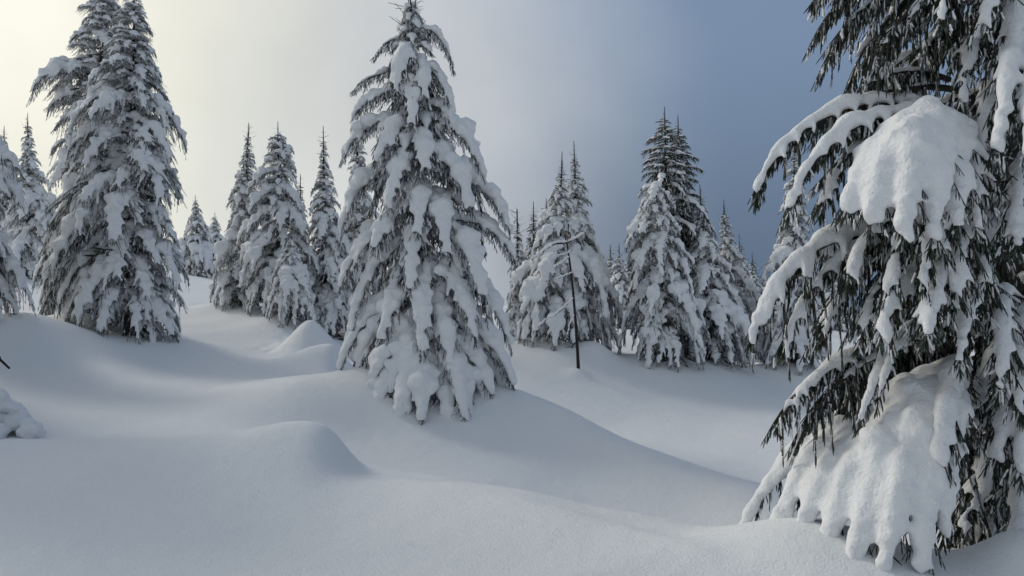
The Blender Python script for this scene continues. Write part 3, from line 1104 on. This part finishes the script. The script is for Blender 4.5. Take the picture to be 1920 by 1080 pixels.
def right_tree():
    rng = np.random.default_rng(9)
    d = 5.6
    loc = W(1905, 1080, d)
    loc[2] = -.05
    t = ob('spruce_tree', None, None, loc, label='huge close spruce at the right edge with thick snow quilts on dark green boughs', category='spruce tree',
           group='snow-laden spruce trees')
    tip = W(1890, -1100, d)
    ob('trunk', trunk_mesh(loc - UP * .5, tip, .16, loc), t)
    # attach (px,py,d) , tip (px,py,d), width, snow, arch, density, cover, hang, curtain
    H = [
        # dark masses at the top
        ((1860, -60, 5.5), (1522, 6, 5.0), .40, .028, .10, 1.6, .75, .8, 1.4),
        ((1870, -40, 5.4), (1535, 60, 5.0), .44, .022, .12, 1.8, .6, .8, 1.4),
        ((1870, -20, 5.4), (1556, 108, 4.9), .40, .026, .12, 1.8, .6, .8, 1.4),
        ((1870, 0, 5.3), (1640, 130, 4.8), .44, .026, .12, 1.8, .55, .9, 1.4),
        ((1880, 40, 5.6), (1690, 180, 5.2), .44, .030, .12, 1.7, .6, .9, 1.4),
        ((1890, -130, 5.3), (1590, -30, 4.9), .46, .030, .12, 1.6, .7, .8, 1.4),
        ((1880, -60, 5.2), (1700, 70, 4.8), .40, .028, .12, 1.8, .6, .9, 1.4),
        ((1900, -60, 5.3), (1850, 60, 4.5), .34, .065, .16, 1.3, 1, .5, 1.2),
        ((1880, -50, 5.2), (1760, 50, 4.5), .32, .060, .16, 1.3, 1, .5, 1.2),
        ((1920, 0, 5.3), (1900, 160, 4.5), .32, .050, .16, 1.4, .9, .6, 1.2),
        ((1900, 50, 5.3), (1800, 200, 4.7), .32, .045, .15, 1.5, .8, .7, 1.3),
        # thin snow-lined branch and the grey twiggy one
        ((1800, 170, 5.3), (1482, 275, 4.9), .12, .022, .06, .4, 1, .4, 1.),
        ((1780, 150, 5.3), (1580, 215, 5.0), .26, .026, .14, 1.6, .8, .8, 1.3),
        # left boughs
        ((1790, 245, 5.3), (1416, 375, 4.7), .30, .062, .20, 1.7, 1, .7, 1.5),
        ((1800, 265, 5.2), (1478, 405, 4.5), .30, .066, .20, 1.7, 1, .7, 1.5),
        ((1800, 270, 5.3), (1540, 400, 4.7), .34, .050, .20, 1.7, .9, .7, 1.5),
        ((1800, 290, 5.2), (1830, 440, 4.3), .28, .060, .16, 1.4, 1, .5, 1.3),
        # layer under the quilt
        ((1810, 400, 5.3), (1590, 530, 4.5), .30, .050, .16, 1.7, .9, .7, 1.4),
        ((1820, 400, 5.3), (1660, 560, 4.35), .30, .052, .16, 1.6, .9, .7, 1.4),
        ((1830, 400, 5.3), (1730, 540, 4.2), .28, .056, .16, 1.5, .95, .6, 1.4),
        ((1840, 410, 5.3), (1790, 560, 4.25), .28, .056, .16, 1.5, .95, .6, 1.4),
        ((1860, 400, 5.3), (1850, 540, 4.4), .28, .056, .16, 1.5, .95, .6, 1.4),
        # right edge
        ((1960, 120, 5.3), (1870, 300, 4.2), .30, .080, .18, 1.3, 1, .5, 1.3),
        ((1985, 140, 5.2), (1930, 320, 4.1), .30, .085, .18, 1.3, 1, .5, 1.3),
        ((1900, 170, 5.3), (1840, 290, 4.6), .30, .050, .16, 1.4, .9, .6, 1.3),
        ((1930, 330, 5.3), (1905, 470, 4.3), .28, .060, .16, 1.4, .95, .6, 1.3),
        # left-middle bough with hanging comb
        ((1760, 480, 5.2), (1408, 640, 4.6), .34, .078, .22, 2.0, 1, .8, 1.7),
        ((1780, 480, 5.3), (1470, 660, 4.6), .40, .050, .20, 2.0, .8, .9, 1.7),
        ((1800, 470, 5.4), (1540, 640, 4.8), .42, .045, .18, 2.0, .6, .9, 1.7),
        ((1810, 480, 5.3), (1610, 650, 4.5), .36, .045, .18, 1.9, .7, .9, 1.6),
        ((1820, 520, 5.3), (1650, 640, 4.25), .28, .062, .16, 1.5, 1, .6, 1.4),
        ((1830, 520, 5.3), (1735, 640, 4.1), .28, .070, .16, 1.4, 1, .5, 1.3),
        ((1850, 540, 5.3), (1800, 690, 4.3), .28, .055, .16, 1.5, .95, .6, 1.3),
        # dark low bough
        ((1800, 640, 5.4), (1458, 800, 4.7), .36, .046, .10, 3.2, .7, .9, 1.4),
        ((1810, 650, 5.4), (1520, 790, 4.7), .42, .026, .10, 3.2, .5, 1.0, 1.4),
        ((1810, 650, 5.5), (1590, 770, 4.8), .42, .026, .10, 3.0, .5, 1.0, 1.4),
        # right column
        ((1900, 560, 5.2), (1872, 740, 4.3), .24, .062, .14, 1.4, 1, .6, 1.3),
        ((1930, 580, 5.2), (1912, 780, 4.3), .24, .055, .14, 1.4, 1, .6, 1.3),
        ((1930, 690, 5.2), (1872, 870, 4.4), .26, .075, .14, 1.2, 1, .5, 1.2),
        ((1960, 690, 5.1), (1915, 900, 4.3), .26, .080, .14, 1.2, 1, .5, 1.2),
        ((1900, 640, 5.4), (1825, 820, 4.9), .28, .040, .14, 1.6, .8, .7, 1.3),
        ((1910, 760, 5.4), (1840, 960, 4.9), .30, .045, .12, 1.5, .8, .7, 1.3),
        ((1940, 860, 5.2), (1905, 1060, 4.5), .30, .090, .10, 1.0, 1, .4, 1.),
        ((1900, 820, 5.5), (1830, 1060, 4.9), .32, .045, .10, 1.4, .8, .6, 1.2),
        # skirt
        ((1805, 700, 5.1), (1762, 880, 4.2), .26, .085, .16, 1.2, 1, .5, 1.1),
        ((1850, 780, 5.6), (1795, 990, 5.0), .34, .035, .12, 1.6, .6, .8, 1.4),
        ((1870, 800, 5.5), (1812, 1040, 4.8), .34, .035, .12, 1.6, .6, .8, 1.4),
        ((1880, 860, 5.5), (1850, 1070, 4.8), .34, .040, .12, 1.5, .7, .8, 1.4),
        ((1860, 700, 5.6), (1790, 900, 5.1), .34, .030, .12, 1.6, .5, .8, 1.4),
        ((1840, 600, 5.6), (1700, 740, 5.1), .36, .025, .12, 1.8, .4, .8, 1.5),
        ((1840, 560, 5.7), (1600, 720, 5.2), .40, .025, .12, 1.8, .4, .8, 1.5),
        ((1850, 330, 5.7), (1560, 450, 5.2), .40, .030, .14, 1.8, .6, .8, 1.5),
        ((1770, 660, 5.1), (1612, 800, 4.5), .08, .050, .25, .2, 1, .4, .8),
        ((1780, 650, 5.1), (1645, 760, 4.5), .08, .040, .30, .2, 1, .4, .8),
    ]
    n = 200
    for (a, b, wd, sn, ar, den, cov, hg, cu) in H:
        n += 1
        hero_bough(t, loc, rng, W(*a), W(*b), .0165, M_NEED, sm=5, seed=n, arch=ar, width=wd, snow=sn * .88, nb=17 if sn > .08 else 14, tw=TW_NEAR, twig_len=.082,
                   density=den * 2.5, hang=hg * .78, cover=cov, curtain=cu, noise=.003, fing=(.35, .85), bl=.56 if sn > .08 else .52, rime=.27 if den < 1.65 else .17, lump=0, spread=.7, ang=(22, 56) if sn > .08 else (30, 66), sideb=sn < .06, wav=(.16, .10), axs=.85)
    def quilt(rows, holes, close, sm, seed):
        # neighbouring boughs whose snow has grown together into one blanket with a fringed lower edge
        nonlocal n
        C_, R_, prev, first = [], [], None, None
        for (a, b, wd, sn, ar) in rows:
            n += 1
            mb, c, r = gen_bough(rng, W(*a) - loc, W(*b) - loc, arch=ar, width=wd, snow=sn, nb=15, tw=TW_NEAR, twig_len=.075, density=1.8, hang=.45, curtain=1.3,
                                 fing=(.35, .9), bl=.55, lump=.05, rime=.14, spread=.7, ang=(26, 64), sideb=True, wav=(.12, .08), axs=.8)
            ax = AXES[-1]
            o = ob('bough', mb.build('bough', [M_NEED, M_BARK, M_SNOW]), t)
            first = first or o
            C_.append(c)
            R_.append(r)
            if prev is not None:
                m_ = 34
                tq = np.linspace(.05, close, m_)
                ix = tq * (len(ax) - 1)
                A = np.stack([np.interp(ix, np.arange(len(ax)), ax[:, q]) for q in range(3)], -1)
                B = np.stack([np.interp(ix, np.arange(len(ax)), prev[:, q]) for q in range(3)], -1)
                gap = np.linalg.norm(A - B, axis=1)
                k_ = 6
                off = rng.uniform(0, 6.28)
                lim = close * rng.uniform(.75, 1.0)
                for i_ in range(m_):
                    if tq[i_] > lim or math.sin(tq[i_] * 13 + off) > 1 - holes:
                        continue
                    for q in range(1, k_):
                        u = q / k_
                        C_.append((A[i_] * u + B[i_] * (1 - u) + UP * (sn * .30 - gap[i_] * .10 * math.sin(math.pi * u)))[None])
                        R_.append(np.array([sn * (.62 - .10 * math.sin(math.pi * u)) * rng.uniform(.93, 1.05)]))
            prev = ax
        ob('snow_cover', blob_mesh('snow_cover', np.concatenate(C_), np.concatenate(R_), .017, sm, M_SNOW, noise=.004, seed=seed), first)

    quilt([((1760, 285, 5.1), (1585, 405, 4.3), .26, .080, .12), ((1765, 270, 5.1), (1630, 440, 4.15), .26, .090, .16), ((1772, 262, 5.1), (1690, 455, 4.05), .26, .092, .18),
           ((1780, 262, 5.1), (1745, 462, 4.05), .26, .090, .18), ((1790, 270, 5.1), (1795, 440, 4.15), .26, .080, .17)], .05, .74, 9, 1)
    quilt([((1770, 715, 5.3), (1385, 1010, 4.9), .20, .070, .02), ((1775, 708, 5.2), (1426, 1062, 4.65), .24, .080, .04), ((1780, 704, 5.2), (1478, 1090, 4.45), .26, .086, .06),
           ((1785, 700, 5.1), (1536, 1104, 4.3), .26, .090, .08), ((1788, 700, 5.1), (1594, 1112, 4.15), .26, .090, .10), ((1792, 700, 5.1), (1656, 1108, 4.05), .26, .086, .12),
           ((1798, 702, 5.1), (1718, 1096, 4.05), .26, .082, .14), ((1803, 700, 5.1), (1768, 1010, 4.15), .26, .078, .15)], .10, .72, 9, 2)
    # inner dark boughs and the far side
    az = 0.0
    z = 0.35
    while z < 5.2:
        az += 2.39996
        c = loc + (tip - loc) * (z / (tip[2] - loc[2]))
        reach = rng.uniform(.75, 1.25) if math.sin(az) > -.2 else rng.uniform(.45, .8)
        P1 = np.array([c[0] + math.cos(az) * reach, c[1] + math.sin(az) * reach, z])
        P0 = np.array([c[0], c[1], z + .55 * reach])
        n += 1
        hero_bough(t, loc, rng, P0, P1, .045, M_NEED, sm=4, seed=n, arch=.18, width=.40, snow=.045, nb=8, tw=TW_FAR, twig_len=.13, density=.9, hang=.7, cover=.6, fing=(.3, .7))
        z += .075


import time
_t = time.time()
middle_tree()

right_tree()



# ------------------------------------------------------------------ dead snag
def dead_snag():
    d = 16.6
    loc = W(1084, 690, d)
    t = ob('dead_tree', None, None, loc, label='thin dark dead tree with a bent snowy top in front of the right-hand spruces', category='dead tree')
    rng = np.random.default_rng(3)
    mb = MB()
    pts = [W(1085, 705, d), W(1083, 660, d), W(1079, 600, d), W(1074, 540, d), W(1068, 490, d), W(1063, 456, d), W(1058, 440, d)]
    pts = np.array(pts) - loc
    tube(mb, pts, [.040, .034, .029, .025, .022, .018, .009], 8, 0)
    ob('trunk', mb.build('trunk', [M_DEAD]), t)
    BR = [([(1063, 455), (1040, 457), (1022, 468), (1008, 480), (998, 486)], .026, .034), ([(1063, 455), (1078, 448), (1092, 440)], .018, .03),
          ([(1066, 420), (1065, 440), (1064, 455)], .014, .0), ([(1068, 482), (1052, 492), (1038, 502)], .013, .022), ([(1072, 512), (1056, 518), (1042, 524)], .012, .018),
          ([(1074, 560), (1058, 576), (1040, 592), (1022, 600), (1010, 612)], .014, .024), ([(1081, 640), (1072, 650), (1060, 652)], .014, 0),
          ([(1078, 590), (1068, 608), (1064, 628)], .010, .016), ([(1070, 470), (1060, 478), (1044, 480)], .010, .018)]
    for P, r, s in BR:
        p = np.array([W(x, y, d - .12 * i) for i, (x, y) in enumerate(P)]) - loc
        q = np.linspace(0, 1, 30) * (len(p) - 1)
        p = np.stack([np.interp(q, np.arange(len(p)), p[:, a]) for a in range(3)], -1)
        m = MB()
        tube(m, p, np.linspace(r, r * .35, len(p)), 6, 0)
        b = ob('branch', m.build('branch', [M_DEAD]), t)
        if s:
            c = np.repeat(p, 2, 0) + UP * s * .8 + rng.normal(size=(60, 3)) * .008
            ob('snow_cover', blob_mesh('snow_cover', c, s * rng.uniform(.75, 1.25, 60), .018, 2, M_SNOW), b)


dead_snag()


# ------------------------------------------------------------------ crumbly snow heap and bare twig at the left edge
def snow_heap():
    d = 8.2
    loc = W(-40, 850, d)
    rng = np.random.default_rng(21)
    c, r = [], []
    for k in range(700):
        x = rng.uniform(-330, 105)
        top = np.interp(x, [-330, -160, -60, 0, 30, 60, 90, 110], [830, 730, 722, 732, 764, 795, 824, 840])
        y = top + (880 - top) * rng.random() ** 1.6
        dd = d + rng.uniform(-.25, .55)
        c.append(W(x, y + 6, dd) - loc)
        r.append(rng.uniform(.045, .11))
    h = ob('snow_heap', blob_mesh('snow_heap', c, r, .022, 3, M_GROUND, noise=.012, seed=4), None, loc,
           label='lumpy heap of broken snow at the left edge of the foreground', category='snow heap')
    for (x, y, s) in ((110, 834, .045), (98, 836, .03), (84, 836, .04), (118, 838, .02)):
        cc = rng.normal(size=(6, 3)) * s * .4
        ob('snow_clod', blob_mesh('snow_clod', cc, np.full(6, s * .75), .012, 2, M_GROUND, noise=.006, seed=int(x)), h, W(x, y, d - .1) - loc)


snow_heap()


def bare_sapling():
    d = 7.6
    loc = W(-70, 860, d)
    t = ob('bare_sapling', None, None, loc, label='dark bare twig poking in from the left edge above the snow heap', category='sapling')
    m = MB()
    p = np.array([W(-72, 870, d), W(-66, 760, d), W(-58, 690, d), W(-50, 640, d)]) - loc
    tube(m, p, [.022, .02, .016, .008], 6, 0)
    ob('stem', m.build('stem', [M_DEAD]), t)
    m = MB()
    p = np.array([W(-60, 660, d), W(-25, 662, d), W(0, 674, d), W(18, 691, d)]) - loc
    tube(m, p, [.014, .014, .013, .010], 6, 0)
    p = np.array([W(0, 674, d), W(-1, 667, d)]) - loc
    tube(m, p, [.012, .006], 5, 0)
    ob('branch', m.build('branch', [M_DEAD]), t)


bare_sapling()

# ------------------------------------------------------------------ thin frozen mist
def haze():
    mb = MB()
    lo, hi = np.array([-450., -80., -40.]), np.array([450., 640., 30.])
    v = np.array([[x, y, z] for z in (lo[2], hi[2]) for y in (lo[1], hi[1]) for x in (lo[0], hi[0])])
    mb.add(v, [[0, 2, 3, 1], [4, 5, 7, 6], [0, 1, 5, 4], [2, 6, 7, 3], [0, 4, 6, 2], [1, 3, 7, 5]])
    m = bpy.data.materials.new('haze')
    m.use_nodes = True
    nt = m.node_tree
    for n in list(nt.nodes):
        if n.type == 'BSDF_PRINCIPLED':
            nt.nodes.remove(n)
    pv = nt.nodes.new('ShaderNodeVolumePrincipled')
    pv.inputs['Color'].default_value = (.9, .92, .95, 1)
    pv.inputs['Density'].default_value = HAZE
    pv.inputs['Anisotropy'].default_value = 0.35
    nt.links.new(pv.outputs[0], nt.nodes['Material Output'].inputs['Volume'])
    ob('haze', mb.build('haze', [m], False), kind='stuff')


if HAZE:
    haze()

# ------------------------------------------------------------------ link
for o in LINK:
    scene.collection.objects.link(o)
if _tmp_ob:
    bpy.data.objects.remove(_tmp_ob)
for me in list(bpy.data.meshes):
    if me.users == 0:
        bpy.data.meshes.remove(me)
open('/tmp/stat.txt', 'w').write(' '.join(map(str, ('objects', len(LINK), 'tris', sum(len(m.loops) - 2 * len(m.polygons) for m in bpy.data.meshes), 't', time.time() - _t, [(n_, sum(len(m.loops) - 2 * len(m.polygons) for m in bpy.data.meshes if m.name.split('.')[0] == n_)) for n_ in ('bough', 'snow_cover', 'crown', 'inner_twigs', 'snow_ground')]))))
